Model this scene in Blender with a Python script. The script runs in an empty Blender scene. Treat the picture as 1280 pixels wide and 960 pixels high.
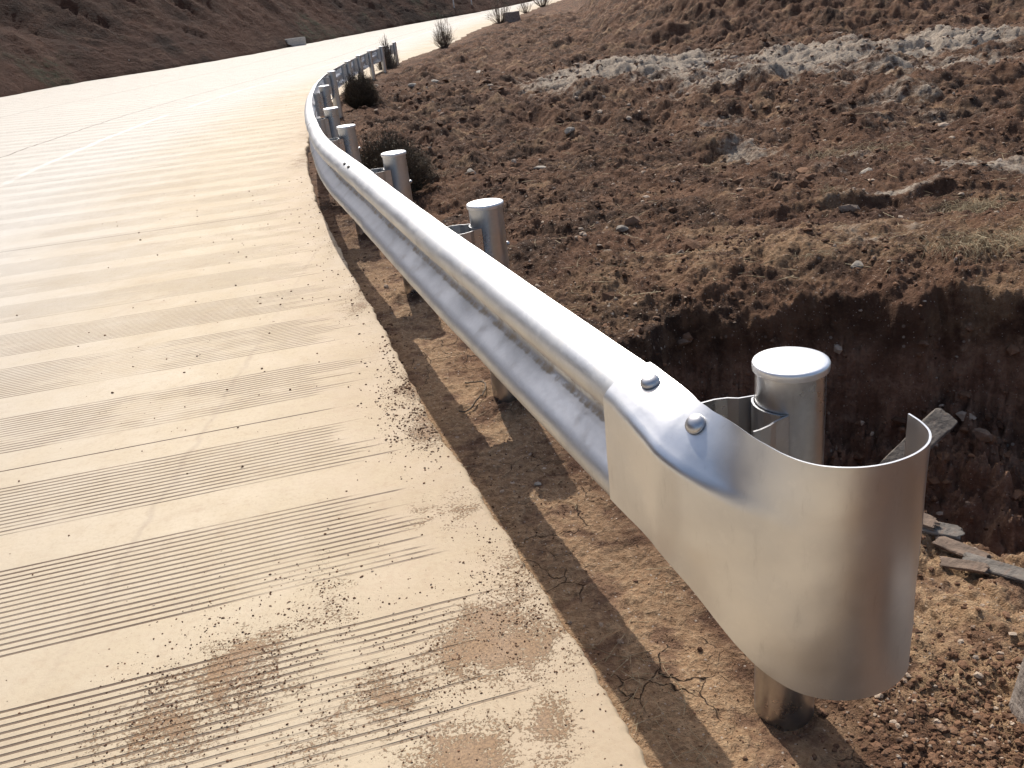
import bpy, math, random
import numpy as np
from math import radians, sin, cos, pi
from mathutils import Vector, Matrix

rng = np.random.default_rng(7)
random.seed(7)
scene = bpy.context.scene
COL = scene.collection

# ------------------------------------------------------------------ noise
_perm = np.random.default_rng(3).permutation(256)
_perm = np.concatenate([_perm, _perm, _perm])
_ang = np.random.default_rng(4).uniform(0, 2*pi, 256)
_gx, _gy = np.cos(_ang), np.sin(_ang)
_jx = np.random.default_rng(5).uniform(0.1, .9, 256)
_jy = np.random.default_rng(6).uniform(0.1, .9, 256)

def _h(ix, iy):
    return _perm[_perm[ix & 255] + (iy & 255)]

def perlin(x, y):
    x = np.asarray(x, float); y = np.asarray(y, float)
    ix = np.floor(x).astype(int); iy = np.floor(y).astype(int)
    fx = x-ix; fy = y-iy
    u = fx*fx*fx*(fx*(fx*6-15)+10); v = fy*fy*fy*(fy*(fy*6-15)+10)
    def g(dx, dy):
        h = _h(ix+dx, iy+dy)
        return _gx[h]*(fx-dx)+_gy[h]*(fy-dy)
    a = g(0, 0); b = g(1, 0); c = g(0, 1); d = g(1, 1)
    return ((a+u*(b-a)) + v*((c+u*(d-c))-(a+u*(b-a))))*1.4

def fbm(x, y, sc, octv=4, gain=.5, off=0.):
    r = 0; a = 1.; f = 1./sc
    for i in range(octv):
        r = r + a*perlin(x*f+off+i*17.3, y*f-off+i*9.1)
        a *= gain; f *= 2.03
    return r

def billow(x, y, sc, octv=4, gain=.5, off=0.):
    r = 0; a = 1.; f = 1./sc
    for i in range(octv):
        r = r + a*(np.abs(perlin(x*f+off+i*13.7, y*f-off+i*5.3))*2-.5)
        a *= gain; f *= 2.03
    return r

def worley(x, y, sc, off=0):
    x = np.asarray(x, float)/sc+off; y = np.asarray(y, float)/sc-off
    ix = np.floor(x).astype(int); iy = np.floor(y).astype(int)
    best = np.full(x.shape, 9.); bid = np.zeros(x.shape, int)
    for dx in (-1, 0, 1):
        for dy in (-1, 0, 1):
            h = _h(ix+dx, iy+dy)
            d = (ix+dx+_jx[h]-x)**2+(iy+dy+_jy[h]-y)**2
            m = d < best
            best = np.where(m, d, best); bid = np.where(m, h, bid)
    return np.sqrt(best), bid

def ss(a, b, x):
    t = np.clip((x-a)/(b-a), 0, 1)
    return t*t*(3-2*t)

def sp(x, k):
    return np.logaddexp(0, np.asarray(x, float)/k)*k

def Z(x, y):
    """height of the finished road surface"""
    return .03*sp(np.asarray(y, float)-37., 3.)+.05*sp(-np.asarray(x, float)-9., 1.5)

# ------------------------------------------------------------------ layout (metres; origin under the viewer)
EDGE = np.array([(9., -30.), (5.2, -16.), (2.6, -7.), (1.12, -2.), (.53, .15), (.20, 1.326), (.137, 1.571), (-.06, 2.26), (-.306, 3.05), (-.584, 4.13),
                 (-.974, 5.62), (-1.568, 8.02), (-2.13, 10.66), (-2.62, 13.5), (-3.0, 17.), (-3.28, 21.1), (-3.35, 25.),
                 (-3.2, 29.), (-2.72, 33.), (-2.15, 37.), (-1.02, 42.2), (.64, 52.7), (3.0, 62.8), (6.4, 77.5), (9.8, 90.), (16., 108.), (30, 140.)])
def _smooth_interp(px, py, q):
    """C1 interpolation of py(px)"""
    m = np.gradient(py, px)
    i = np.clip(np.searchsorted(px, q)-1, 0, len(px)-2)
    h = px[i+1]-px[i]; t = (q-px[i])/h
    return ((2*t**3-3*t**2+1)*py[i]+(t**3-2*t**2+t)*h*m[i]+(-2*t**3+3*t**2)*py[i+1]+(t**3-t**2)*h*m[i+1])
def edge_x(y):
    y = np.clip(np.asarray(y, float), -30, 139.9)
    return _smooth_interp(EDGE[:, 1], EDGE[:, 0], y)
def edge_d(x, y):
    """signed distance to the right of the road edge (approximate)"""
    sl = (edge_x(y+.3)-edge_x(y-.3))/.6
    return (x-edge_x(y))/np.sqrt(1+sl*sl)

POSTS = np.array([(.565, 1.58), (-.02, 3.50), (-.535, 5.28), (-1.06, 7.12), (-1.45, 8.95), (-2.1, 12.75), (-2.6, 16.9),
                  (-2.84, 21.1), (-2.94, 24.1), (-2.97, 27.1), (-2.9, 30.2), (-2.72, 33.4)])
POST_R = .07
POST_TOP = .785

# right-hand ground -------------------------------------------------------
def gauss(x, y, cx, cy, rx, ry, a=0.):
    c, s = cos(a), sin(a)
    u = (x-cx)*c+(y-cy)*s; v = -(x-cx)*s+(y-cy)*c
    return np.exp(-(u/rx)**2-(v/ry)**2)

def pit_mask(x, y):
    """1 inside the pit, 0 outside"""
    wob = .09*fbm(x, y, .6, 3, off=3.1)
    far = 4.16+.17*np.exp(-((x-1.4)/.7)**2)-.34*ss(1.9, 3.2, x)-.25*ss(1.0, .55, x)-1.2*ss(.58, .2, x)
    m1 = 1-(.56*ss(-.17, .04, y-far+wob*1.3+.05*billow(x, y*.3, .22, 3, off=90))+.44*ss(-.95, .05, y-far+wob))
    near_y = 2.35-.52*(x-1.15)
    near_y = np.where(x < 1.15, 2.35+(1.15-x)*.75, near_y)
    m2 = ss(-.10, .55, y-near_y+wob)
    m3 = ss(.24, .46, x+.10*(y-3)+wob*.7)
    return m1*m2*m3

def ground_h(x, y, detail=True):
    x = np.asarray(x, float); y = np.asarray(y, float)
    z = Z(x, y)
    jag = .015*fbm(x, y, .12, 3)+.04*ss(12, 18, y)*fbm(x, y, .5, 3)
    d = edge_d(x, y)+jag
    spill = .22*ss(30, 36, y)*(1+.8*fbm(x, y, 1.3, 3))
    low = -.105+.085*ss(11, 18, y)+.045*ss(29, 34, y)
    base = np.where(d > -spill, low, -.35)
    base = -.35+(low+.35)*ss(-.03-spill, -.0-spill, d)
    right = ss(.0, .12, d)
    rough = ss(.30, 1.3, d)
    # packed strip below the rail
    n = .014*fbm(x, y, .35, 3)*right+.012*billow(x, y, .09, 5, .6)*right*(.45+.55*ss(1.3, 2.4, y))+.004*billow(x, y, .06, 3)*right
    # large and middle forms
    n = n+rough*(.125*fbm(x, y, 2.1, 3, off=5.)+.080*billow(x, y, .80, 3, off=2.))
    n = n*(.6+.9*ss(5, 14, y))
    # loose clods
    pack = gauss(x, y, 1.25, 1.6, .55, .75)
    w1, b1 = worley(x+.03*perlin(x*9, y*9), y+.03*perlin(x*9+5, y*9), .11, 2.3)
    w2, b2 = worley(x, y, .045, 7.7)
    w3, b3 = worley(x+.05*perlin(x*4, y*4), y, .30, 4.4)
    clod = (.032*np.clip(.55-w1, 0, 1)*(b1 % 3 == 0)*1.6+.012*np.clip(.6-w2, 0, 1)*(b2 % 2 == 0)*1.4+.12*np.clip(.55-w3, 0, 1)*(b3 % 4 == 0))
    where = ss(-.3, .5, fbm(x, y, .9, 3, off=8.))
    n = n+clod*rough*(.25+.55*where)*(1-.8*pack)
    n = n+rough*(1-.6*pack)*(.026*billow(x, y, .22, 4, .58, off=1.)*(1-.55*np.clip(lime_at(x, y), 0, 1))+.006*fbm(x, y, .03, 2, off=1.5))
    # low ground just right of the guardrail with a heap of loose soil round the far rim of the pit
    n = n+.16*gauss(x, y, 1.5, 5.05, 1.1, .5, .1)+.10*gauss(x, y, .55, 4.7, .35, .6)+.12*gauss(x, y, 3.2, 4.9, 1.0, .6)
    # a low step of earth that faces the viewer
    st = 6.25+.25*fbm(x, y, .9, 3, off=11)
    n = n+.09*ss(-.07, .07, y-st)*(1-ss(.0, 2.4, y-st))*ss(1.9, 2.5, x)*(1-ss(3.2, 4.2, x))
    st = 8.9+.35*fbm(x, y, 1.2, 3, off=14)+.1*x
    n = n+.06*ss(-.1, .1, y-st)*(1-ss(.0, 2.8, y-st))*ss(1.6, 2.6, x)*(1-ss(6., 8, x))
    n = n+.25*gauss(x, y, 4.6, 14.2, 1.3, .6, .3)+.22*gauss(x, y, 6.2, 11.2, .9, .5, .5)+.2*gauss(x, y, 3.4, 12.2, 1.0, .45, -.1)+.18*gauss(x, y, 5.2, 8.3, .9, .4, .4)
    # bank at the back
    dd = x-.112*y-.35
    bf = 20.5+.10*(x-4)+1.1*fbm(x, y, 5., 3, off=21)
    wd = .10+.90*ss(.0, 6.5, dd)
    bank = sp(y-bf, .8)*.26*wd*ss(-.2, 1.2, dd)
    bank = bank-.20*sp(y-bf-13, 1.)*wd*ss(-.2, 1.2, dd)
    n = n+np.minimum(bank, 5.)*(1+.0*x)+ss(bf-1, bf+2, y)*ss(0, 4, dd)*(.30*fbm(x, y, 3.0, 5, off=30)+.16*billow(x, y, 1.2, 5, off=31))
    # sandy rills running down towards the pit
    a = 1.21; u = x*cos(a)-y*sin(a); v = x*sin(a)+y*cos(a)
    n = n+pack*(.020*billow(u*.25, v, .075, 4, off=6.)+.032*fbm(u*.3, v, .17, 2, off=9))
    n = n-.10*pack*ss(1.1, 1.5, x)
    # pit
    pm = pit_mask(x, y)
    floor = -1.12+.20*fbm(x, y, .5, 4, off=40)+.09*billow(x, y, .18, 4, .6, off=41)
    wall = .09*billow(x*1.0, y*1.0, .16, 5, .6, off=44)+.10*fbm(x, y*.4, .3, 3, off=46)
    for (qx, qy) in POSTS[1:6]:
        rr = np.hypot(x-qx, y-qy)
        n = n+.030*np.exp(-((rr-.11)/.07)**2)*(1+.9*fbm(x, y, .09, 3, off=33))
    # hole round the nearest post, sunk soil
    px, py = POSTS[0]
    n = n-.05*gauss(x, y, px-.015, py-.02, .098, .098)
    zz = z+base+n
    zz = np.where(pm > 0, zz*(1-pm)+pm*(floor)+wall*4*pm*(1-pm), zz)
    return zz

# ------------------------------------------------------------------ mesh helpers
def link_mesh(name, verts, faces, mat=None, parent=None, smooth=True):
    me = bpy.data.meshes.new(name)
    me.from_pydata([tuple(v) for v in verts], [], [tuple(int(i) for i in f) for f in faces])
    me.validate()
    if smooth:
        me.polygons.foreach_set('use_smooth', [True]*len(me.polygons))
    if mat: me.materials.append(mat)
    o = bpy.data.objects.new(name, me)
    COL.objects.link(o)
    if parent: o.parent = parent
    return o

def np_mesh(name, V, quads, mat=None, parent=None, smooth=True, tris=None):
    """fast mesh from numpy arrays; quads Nx4 (or tris Nx3)"""
    me = bpy.data.meshes.new(name)
    F = quads if tris is None else tris
    k = F.shape[1]
    me.vertices.add(len(V)); me.vertices.foreach_set('co', np.ascontiguousarray(V, np.float32).ravel())
    me.loops.add(F.size); me.loops.foreach_set('vertex_index', np.ascontiguousarray(F, np.int32).ravel())
    me.polygons.add(len(F))
    me.polygons.foreach_set('loop_start', np.arange(0, F.size, k, dtype=np.int32))
    try:
        me.polygons.foreach_set('loop_total', np.full(len(F), k, np.int32))
    except Exception:
        pass
    me.polygons.foreach_set('use_smooth', np.full(len(F), smooth))
    me.update(calc_edges=True)
    if mat: me.materials.append(mat)
    o = bpy.data.objects.new(name, me)
    COL.objects.link(o)
    if parent: o.parent = parent
    return o

def grid_faces(nr, nc, wrap=False, flip=False):
    i = np.arange(nr-1)[:, None]; j = np.arange(nc if wrap else nc-1)[None, :]
    a = i*nc+j; b = i*nc+(j+1) % nc; c = (i+1)*nc+(j+1) % nc; d = (i+1)*nc+j
    F = np.stack([a+0*b, b, c, d+0*b], -1).reshape(-1, 4)
    return F[:, ::-1] if flip else F

def set_color(o, name, arr):
    at = o.data.color_attributes.new(name, 'FLOAT_COLOR', 'POINT')
    c = np.ones((len(arr), 4), np.float32); c[:, :arr.shape[1]] = arr
    at.data.foreach_set('color', c.ravel())

def tag(o, label=None, cat=None, group=None, kind=None):
    if label: o['label'] = label
    if cat: o['category'] = cat
    if group: o['group'] = group
    if kind: o['kind'] = kind
    return o

def empty(name, loc, label, cat, group=None):
    o = bpy.data.objects.new(name, None); COL.objects.link(o); o.location = loc
    o.empty_display_size = .1
    tag(o, label, cat, group)
    return o

def tube_mesh(paths, sides=4):
    """paths: list of (points Nx3, radii N).  returns V, F(quads)"""
    Vs = []; Fs = []; n0 = 0
    for pts, rad in paths:
        pts = np.asarray(pts, float); rad = np.asarray(rad, float)
        m = len(pts)
        t = np.gradient(pts, axis=0); t /= np.linalg.norm(t, axis=1)[:, None]+1e-9
        ref = np.array([0, 0, 1.]) if abs(t[0, 2]) < .8 else np.array([1., 0, 0])
        a = np.cross(t, ref); a /= np.linalg.norm(a, axis=1)[:, None]+1e-9
        b = np.cross(t, a)
        ang = np.arange(sides)/sides*2*pi
        ring = pts[:, None]+rad[:, None, None]*(np.cos(ang)[None, :, None]*a[:, None]+np.sin(ang)[None, :, None]*b[:, None])
        Vs.append(ring.reshape(-1, 3)); Fs.append(grid_faces(m, sides, wrap=True)+n0); n0 += m*sides
    return np.concatenate(Vs), np.concatenate(Fs)

_t = (1+5**.5)/2
ICO_V = np.array([(-1, _t, 0), (1, _t, 0), (-1, -_t, 0), (1, -_t, 0), (0, -1, _t), (0, 1, _t), (0, -1, -_t), (0, 1, -_t), (_t, 0, -1), (_t, 0, 1), (-_t, 0, -1), (-_t, 0, 1)])/np.linalg.norm([1, _t])
ICO_F = np.array([(0, 11, 5), (0, 5, 1), (0, 1, 7), (0, 7, 10), (0, 10, 11), (1, 5, 9), (5, 11, 4), (11, 10, 2), (10, 7, 6), (7, 1, 8), (3, 9, 4), (3, 4, 2), (3, 2, 6), (3, 6, 8), (3, 8, 9), (4, 9, 5), (2, 4, 11), (6, 2, 10), (8, 6, 7), (9, 8, 1)])

def chunks(name, P, size, mat, r, flat=.65, kind=None, lime=None):
    """many little irregular clods as one object (countless crumbs)"""
    n = len(P)
    v = ICO_V[None]*(1+r.uniform(-.32, .32, (n, 12, 1)))
    sc = r.uniform(.6, 1.35, (n, 1, 3)); sc[:, :, 2] *= flat
    v = v*sc*size[:, None, None]
    a = r.uniform(0, 2*pi, n); c, s = np.cos(a)[:, None], np.sin(a)[:, None]
    x = v[..., 0]*c-v[..., 1]*s; y = v[..., 0]*s+v[..., 1]*c
    v = np.stack([x, y, v[..., 2]], -1)+P[:, None, :]
    F = (ICO_F[None]+12*np.arange(n)[:, None, None]).reshape(-1, 3)
    o = np_mesh(name, v.reshape(-1, 3), None, mat, smooth=False, tris=F)
    tint = r.uniform(0, 1, (n, 3)); tint[:, 2] = 0 if lime is None else lime; tint = np.repeat(tint, 12, 0)
    set_color(o, 'tint', tint)
    if kind: o['kind'] = kind
    return o

# ------------------------------------------------------------------ node helpers
class NT:
    def __init__(s, name):
        s.m = bpy.data.materials.new(name); s.m.use_nodes = True
        s.t = s.m.node_tree; s.n = s.t.nodes; s.l = s.t.links
        s.bsdf = s.n['Principled BSDF']
    def _in(s, sock, v):
        if v is None: return
        if isinstance(v, bpy.types.NodeSocket): s.l.new(v, sock)
        else:
            if sock.type == 'RGBA' and len(v) == 3: v = (*v, 1)
            sock.default_value = v
    def node(s, typ, ins=None, **props):
        nd = s.n.new(typ)
        for k, v in props.items(): setattr(nd, k, v)
        for k, v in (ins or {}).items(): s._in(nd.inputs[k], v)
        return nd
    def math(s, op, a, b=0., c=None, clamp=False):
        nd = s.node('ShaderNodeMath', {0: a, 1: b}, operation=op, use_clamp=clamp)
        if c is not None: s._in(nd.inputs[2], c)
        return nd.outputs[0]
    def vmath(s, op, a, b=None, scale=None):
        nd = s.node('ShaderNodeVectorMath', {0: a}, operation=op)
        if b is not None: s._in(nd.inputs[1], b)
        if scale is not None: s._in(nd.inputs['Scale'], scale)
        return nd.outputs[0]
    def mix(s, f, a, b, blend='MIX'):
        nd = s.node('ShaderNodeMix', data_type='RGBA', blend_type=blend)
        s._in(nd.inputs[0], f); s._in(nd.inputs[6], a); s._in(nd.inputs[7], b)
        return nd.outputs[2]
    def noise(s, vec, scale, detail=4, rough=.55, dist=0., out=0, typ='FBM'):
        nd = s.node('ShaderNodeTexNoise', {'Scale': scale, 'Detail': detail, 'Roughness': rough, 'Distortion': dist}, noise_type=typ)
        if vec is not None: s._in(nd.inputs['Vector'], vec)
        return nd.outputs[out]
    def voro(s, vec, scale, feature='F1', out='Distance', rnd=1.):
        nd = s.node('ShaderNodeTexVoronoi', {'Scale': scale, 'Randomness': rnd}, feature=feature)
        if vec is not None: s._in(nd.inputs['Vector'], vec)
        return nd.outputs[out]
    def ramp(s, f, lo, hi, a=0., b=1., smooth=True):
        nd = s.node('ShaderNodeMapRange', {'Value': f, 'From Min': lo, 'From Max': hi, 'To Min': a, 'To Max': b}, interpolation_type='SMOOTHSTEP' if smooth else 'LINEAR')
        return nd.outputs[0]
    def bump(s, h, dist=.01, strength=1., normal=None):
        nd = s.node('ShaderNodeBump', {'Height': h, 'Distance': dist, 'Strength': strength})
        if normal is not None: s._in(nd.inputs['Normal'], normal)
        return nd.outputs[0]
    def set(s, **k):
        for a, b in k.items():
            s._in(s.bsdf.inputs[a.replace('_', ' ')], b)
    def attr(s, name, out='Color'):
        return s.node('ShaderNodeAttribute', attribute_name=name).outputs[out]
    def sep(s, c):
        return s.node('ShaderNodeSeparateColor', {0: c}).outputs
    def xyz(s, v):
        return s.node('ShaderNodeSeparateXYZ', {0: v}).outputs
    def obj(s):
        return s.node('ShaderNodeTexCoord').outputs['Object']
    def pos(s):
        return s.node('ShaderNodeNewGeometry').outputs['Position']

# ------------------------------------------------------------------ materials
def mat_soil():
    m = NT('soil'); p = m.pos()
    z = m.sep(m.attr('zone'))       # r lime, g dry tan, b packed
    n1 = m.noise(p, 1.3, 5, .6); n2 = m.noise(p, 7., 6, .65); n3 = m.noise(p, 38., 5, .7); n4 = m.noise(p, 140., 3, .7)
    dark = (.046, .025, .0155); mid = (.142, .072, .041); lite = (.29, .195, .128)
    c = m.mix(m.ramp(n1, .38, .62), mid, dark)
    c = m.mix(m.ramp(n2, .42, .70, 0, .75), c, (.182, .104, .062))
    c = m.mix(m.ramp(n2, .48, .30, 0, .7), c, (.036, .019, .012))
    c = m.mix(m.ramp(n3, .55, .78, 0, .75), c, lite)
    c = m.mix(m.ramp(m.noise(p, .55, 3, .5), .45, .62, 0, .45), c, (.085, .042, .026))
    # reddish clay veins
    c = m.mix(m.ramp(m.noise(p, 2.6, 4, .6), .60, .72, 0, .55), c, (.150, .074, .043))
    # dry tan crust
    tan = m.mix(m.ramp(n3, .35, .70), (.27, .165, .092), (.42, .285, .17))
    tan = m.mix(m.ramp(n2, .36, .52, .8, 0), tan, (.17, .095, .060))
    c = m.mix(m.math('MULTIPLY', z[1], m.ramp(m.math('ADD', n2, m.math('MULTIPLY', z[1], .3)), .45, .75), clamp=True), c, tan)
    pz = m.xyz(p)[2]; sub = m.math('MULTIPLY', m.ramp(pz, -.25, -.45), m.ramp(n3, .25, .65, .45, 1.))  # soil deep in the pit painted lighter, standing in for fill light
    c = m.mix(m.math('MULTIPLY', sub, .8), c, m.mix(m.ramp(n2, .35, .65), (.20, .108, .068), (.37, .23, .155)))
    # lime / ash
    lime = m.mix(m.ramp(n3, .3, .7), (.27, .215, .165), (.45, .385, .31))
    lf = m.math('ADD', m.math('MULTIPLY', z[0], 1.05), m.math('MULTIPLY', m.math('SUBTRACT', m.noise(p, 3.5, 9, .76), .5), 2.4))
    c = m.mix(m.math('MULTIPLY', m.ramp(lf, .42, .90, 0, .92), m.ramp(z[0], .02, .2), clamp=True), c, lime)
    # tiny pale grit everywhere
    v = m.voro(p, 75.); vc = m.node('ShaderNodeTexVoronoi', {'Vector': p, 'Scale': 75.}).outputs['Color']
    v2 = m.node('ShaderNodeTexVoronoi', {'Vector': p, 'Scale': 24.})
    grit = m.math('MULTIPLY', m.ramp(v, .30, .18), m.ramp(m.sep(vc)[0], .84, .88))
    grit = m.math('MAXIMUM', grit, m.math('MULTIPLY', m.ramp(v2.outputs['Distance'], .26, .15), m.math('MULTIPLY', m.ramp(m.sep(v2.outputs['Color'])[0], .86, .90), m.ramp(n1, .4, .6))))
    c = m.mix(m.math('MULTIPLY', grit, .8), c, (.46, .38, .31))
    # fine cracks in the packed crust
    warp = m.vmath('ADD', p, m.vmath('SCALE', m.noise(p, 9., 3, out=1), scale=.09))
    cr = m.voro(warp, 6.5, 'DISTANCE_TO_EDGE')
    crk = m.math('MULTIPLY', m.math('MULTIPLY', m.ramp(cr, .016, .0), z[2]), m.ramp(m.noise(p, 3.2, 2), .52, .62), clamp=True)
    c = m.mix(m.math('MULTIPLY', crk, .85), c, (.05, .028, .018))
    h = m.math('ADD', m.math('MULTIPLY', n3, .55), m.math('MULTIPLY', n4, .22))
    h = m.math('ADD', h, m.math('MULTIPLY', n2, .9))
    h = m.math('SUBTRACT', h, m.math('MULTIPLY', crk, .6))
    rough = m.math('SUBTRACT', 1., m.math('MULTIPLY', z[2], .2), clamp=True)
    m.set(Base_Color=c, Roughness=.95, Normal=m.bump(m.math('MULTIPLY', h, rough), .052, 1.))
    m.bsdf.inputs['Specular IOR Level'].default_value = .2
    return m.m

def mat_crumb():
    m = NT('soil_crumb'); p = m.pos(); t = m.sep(m.attr('tint'))
    c = m.mix(t[0], (.060, .030, .018), (.19, .105, .062))
    c = m.mix(m.ramp(t[2], .3, .9, 0, .9), c, (.34, .295, .25))
    c = m.mix(m.ramp(t[1], .86, .95), c, (.38, .30, .23))
    c = m.mix(m.ramp(m.noise(p, 60., 3), .5, .75, 0, .5), c, (.26, .17, .11))
    m.set(Base_Color=c, Roughness=.95, Normal=m.bump(m.noise(p, 120., 3), .006, .7))
    m.bsdf.inputs['Specular IOR Level'].default_value = .2
    return m.m

def mat_stone(col=(.33, .29, .25), name='stone'):
    m = NT(name); p = m.obj()
    c = m.mix(m.ramp(m.noise(p, 14., 5), .35, .65), tuple(x*.6 for x in col), col)
    c = m.mix(m.ramp(m.noise(p, 50., 4), .58, .75, 0, .6), c, (.16, .10, .07))
    m.set(Base_Color=c, Roughness=.85, Normal=m.bump(m.noise(p, 40., 5), .01, .8))
    return m.m

def mat_concrete():
    m = NT('road_concrete')
    uvn = m.node('ShaderNodeUVMap', uv_map='st'); uv = m.xyz(uvn.outputs[0]); t = uv[0]; s = uv[1]
    p = m.pos()
    n1 = m.noise(p, .9, 5, .6); n2 = m.noise(p, 6., 5, .6); n3 = m.noise(p, 60., 4, .65); n4 = m.noise(p, 400., 2)
    c = m.mix(m.ramp(n1, .3, .7), (.415, .335, .228), (.495, .41, .292))
    c = m.mix(m.ramp(n2, .4, .75, 0, .6), c, (.52, .43, .305))
    c = m.mix(m.ramp(n3, .3, .55, .40, 0), c, (.38, .29, .20))
    c = m.mix(m.ramp(m.noise(p, 17., 6, .7), .50, .72, 0, .5), c, (.37, .275, .18))
    c = m.mix(m.ramp(m.noise(p, 2.4, 7, .7, .6), .54, .70, 0, .35), c, (.36, .265, .175))
    px_ = m.xyz(p)[0]; tr = m.ramp(m.math('ABSOLUTE', m.math('ADD', m.math('ADD', px_, 1.33), m.math('MULTIPLY', m.math('SUBTRACT', n2, .5), .12))), .022, .0)
    c = m.mix(m.math('MULTIPLY', tr, m.ramp(n1, .35, .6, .05, .35)), c, (.30, .23, .17))
    # cleaner, greyer concrete away from the dusty verge
    c = m.mix(m.ramp(m.math('ADD', t, m.math('MULTIPLY', n1, 2.)), 1.8, 4.6, 0, .90), c, (.485, .455, .41))
    # dust along the edge
    ed = m.ramp(m.math('ADD', t, m.math('MULTIPLY', m.math('SUBTRACT', n2, .5), 1.0)), .75, -.05)
    c = m.mix(m.math('MULTIPLY', ed, .45), c, (.36, .25, .155))
    # transverse hand-cut groove bands
    BP, BW, B0, G = .690, .64, .18, .0262
    sj = m.math('ADD', s, m.math('MULTIPLY', m.math('SUBTRACT', m.noise(m.vmath('MULTIPLY', uvn.outputs[0], (.5, 1.2, 1.)), 1., 2), .5), .10))
    bi = m.math('DIVIDE', m.math('SUBTRACT', s, B0), BP)
    cell = m.math('FLOOR', bi); fr = m.math('SUBTRACT', bi, cell)
    wn = m.node('ShaderNodeTexWhiteNoise', {'W': cell}, noise_dimensions='1D').outputs[0]
    wid = m.math('ADD', BW-.10, m.math('MULTIPLY', wn, .16))
    band = m.math('MULTIPLY', m.math('GREATER_THAN', fr, .0), m.math('LESS_THAN', fr, wid))
    wob = m.math('MULTIPLY', m.noise(m.vmath('MULTIPLY', uvn.outputs[0], (2.2, .4, 1.)), 1., 2), .012)
    ph = m.math('FRACT', m.math('DIVIDE', m.math('ADD', s, wob), G))
    # distance from the groove centre 0..0.5
    dd = m.math('ABSOLUTE', m.math('SUBTRACT', ph, .5))
    line = m.ramp(dd, .22, .11)
    lrow = m.math('FLOOR', m.math('DIVIDE', m.math('ADD', s, wob), G))
    rown = m.node('ShaderNodeTexWhiteNoise', {'W': lrow}, noise_dimensions='1D').outputs[0]
    wear = m.ramp(m.math('ADD', m.noise(m.vmath('MULTIPLY', uvn.outputs[0], (.9, 1.3, 1.)), 1.3, 4, .6), m.math('MULTIPLY', rown, .10)), .40, .56)
    edge_off = m.ramp(m.math('ADD', t, m.math('MULTIPLY', m.math('ADD', m.noise(uvn.outputs[0], 4., 3), m.math('MULTIPLY', rown, .5)), .45)), .55, .72)
    groove = m.math('MULTIPLY', m.math('MULTIPLY', line, band), m.math('MULTIPLY', edge_off, m.ramp(wear, 0, 1, .30, 1.)))
    gd = m.math('MULTIPLY', groove, m.ramp(m.noise(m.vmath('MULTIPLY', uvn.outputs[0], (1., 1., 1.)), 1.1, 3), .35, .65, .62, 1.))
    gd = m.math('MULTIPLY', gd, m.ramp(s, 2.8, 7., 1., .30))
    c = m.mix(gd, c, (.085, .048, .028))
    # band surfaces hold a little dust
    c = m.mix(m.math('MULTIPLY', band, m.math('MULTIPLY', m.ramp(n1, .35, .65, .04, .22), m.ramp(s, 3., 8., .7, .25))), c, (.40, .33, .25))
    # joints: transverse every 4.6 m, longitudinal
    jt = m.math('ABSOLUTE', m.math('SUBTRACT', m.math('FRACT', m.math('DIVIDE', m.math('SUBTRACT', s, 1.17), 4.6)), .5))
    joint = m.math('MULTIPLY', m.ramp(jt, .0011, .0006), m.ramp(m.math('ADD', t, m.math('MULTIPLY', n2, .4)), .5, .7))
    lj = m.ramp(m.math('ABSOLUTE', m.math('SUBTRACT', m.math('ADD', t, m.math('MULTIPLY', n1, .05)), 5.75)), .030, .014)
    lj2 = m.ramp(m.math('ABSOLUTE', m.math('SUBTRACT', m.math('ADD', t, m.math('MULTIPLY', n1, .05)), 10.4)), .022, .010)
    joint = m.math('MAXIMUM', joint, m.math('MULTIPLY', m.math('MAXIMUM', lj, lj2), .75))
    c = m.mix(joint, c, (.075, .045, .03))
    # pale worn lane line
    wl = m.math('MULTIPLY', m.ramp(m.math('ABSOLUTE', m.math('SUBTRACT', t, 4.28)), .075, .055), m.ramp(m.noise(p, .35, 4), .40, .56, .1, .75))
    c = m.mix(wl, c, (.64, .62, .58))
    # tyre-dark transverse smears
    # brown soil dropped on the slab: irregular stains with a shape of their own
    def blob(x, y, rx, ry):
        d = m.vmath('SUBTRACT', p, (x, y, 0)); d = m.vmath('MULTIPLY', d, (1/rx, 1/ry, 0))
        return m.ramp(m.node('ShaderNodeVectorMath', {0: d}, operation='LENGTH').outputs['Value'], 1., .0)
    st = None
    for b in STAINS:
        k = m.math('MULTIPLY', blob(*b[:4]), b[4]); st = k if st is None else m.math('MAXIMUM', st, k)
    sn = m.math('ADD', m.math('MULTIPLY', st, .80), m.math('ADD', m.math('MULTIPLY', m.math('SUBTRACT', m.noise(p, 7., 9, .78, .8), .5), 2.3), m.math('MULTIPLY', m.math('SUBTRACT', m.noise(p, 110., 4, .7), .5), 2.2)))
    sf = m.math('MULTIPLY', m.ramp(sn, .40, .56), m.ramp(st, .02, .25))
    c = m.mix(m.math('MULTIPLY', sf, .82), c, m.mix(m.ramp(m.noise(p, 130., 4, .75), .36, .62), (.115, .058, .026), (.28, .165, .082)))
    # scattered dark specks
    v = m.node('ShaderNodeTexVoronoi', {'Vector': p, 'Scale': 34.}); spk = m.math('MULTIPLY', m.ramp(v.outputs['Distance'], .16, .10), m.math('GREATER_THAN', m.sep(v.outputs['Color'])[0], .955))
    spk = m.math('MULTIPLY', spk, m.ramp(m.noise(p, 1.7, 3), .45, .6))
    c = m.mix(m.math('MULTIPLY', spk, .8), c, (.09, .055, .035))
    c = m.mix(m.ramp(t, -.004, -.02), c, (.15, .095, .06))  # slab side painted dark brown, imitating the shade it lies in
    h = m.math('MULTIPLY', groove, -1.)
    h = m.math('SUBTRACT', h, m.math('MULTIPLY', joint, 1.5))
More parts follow.
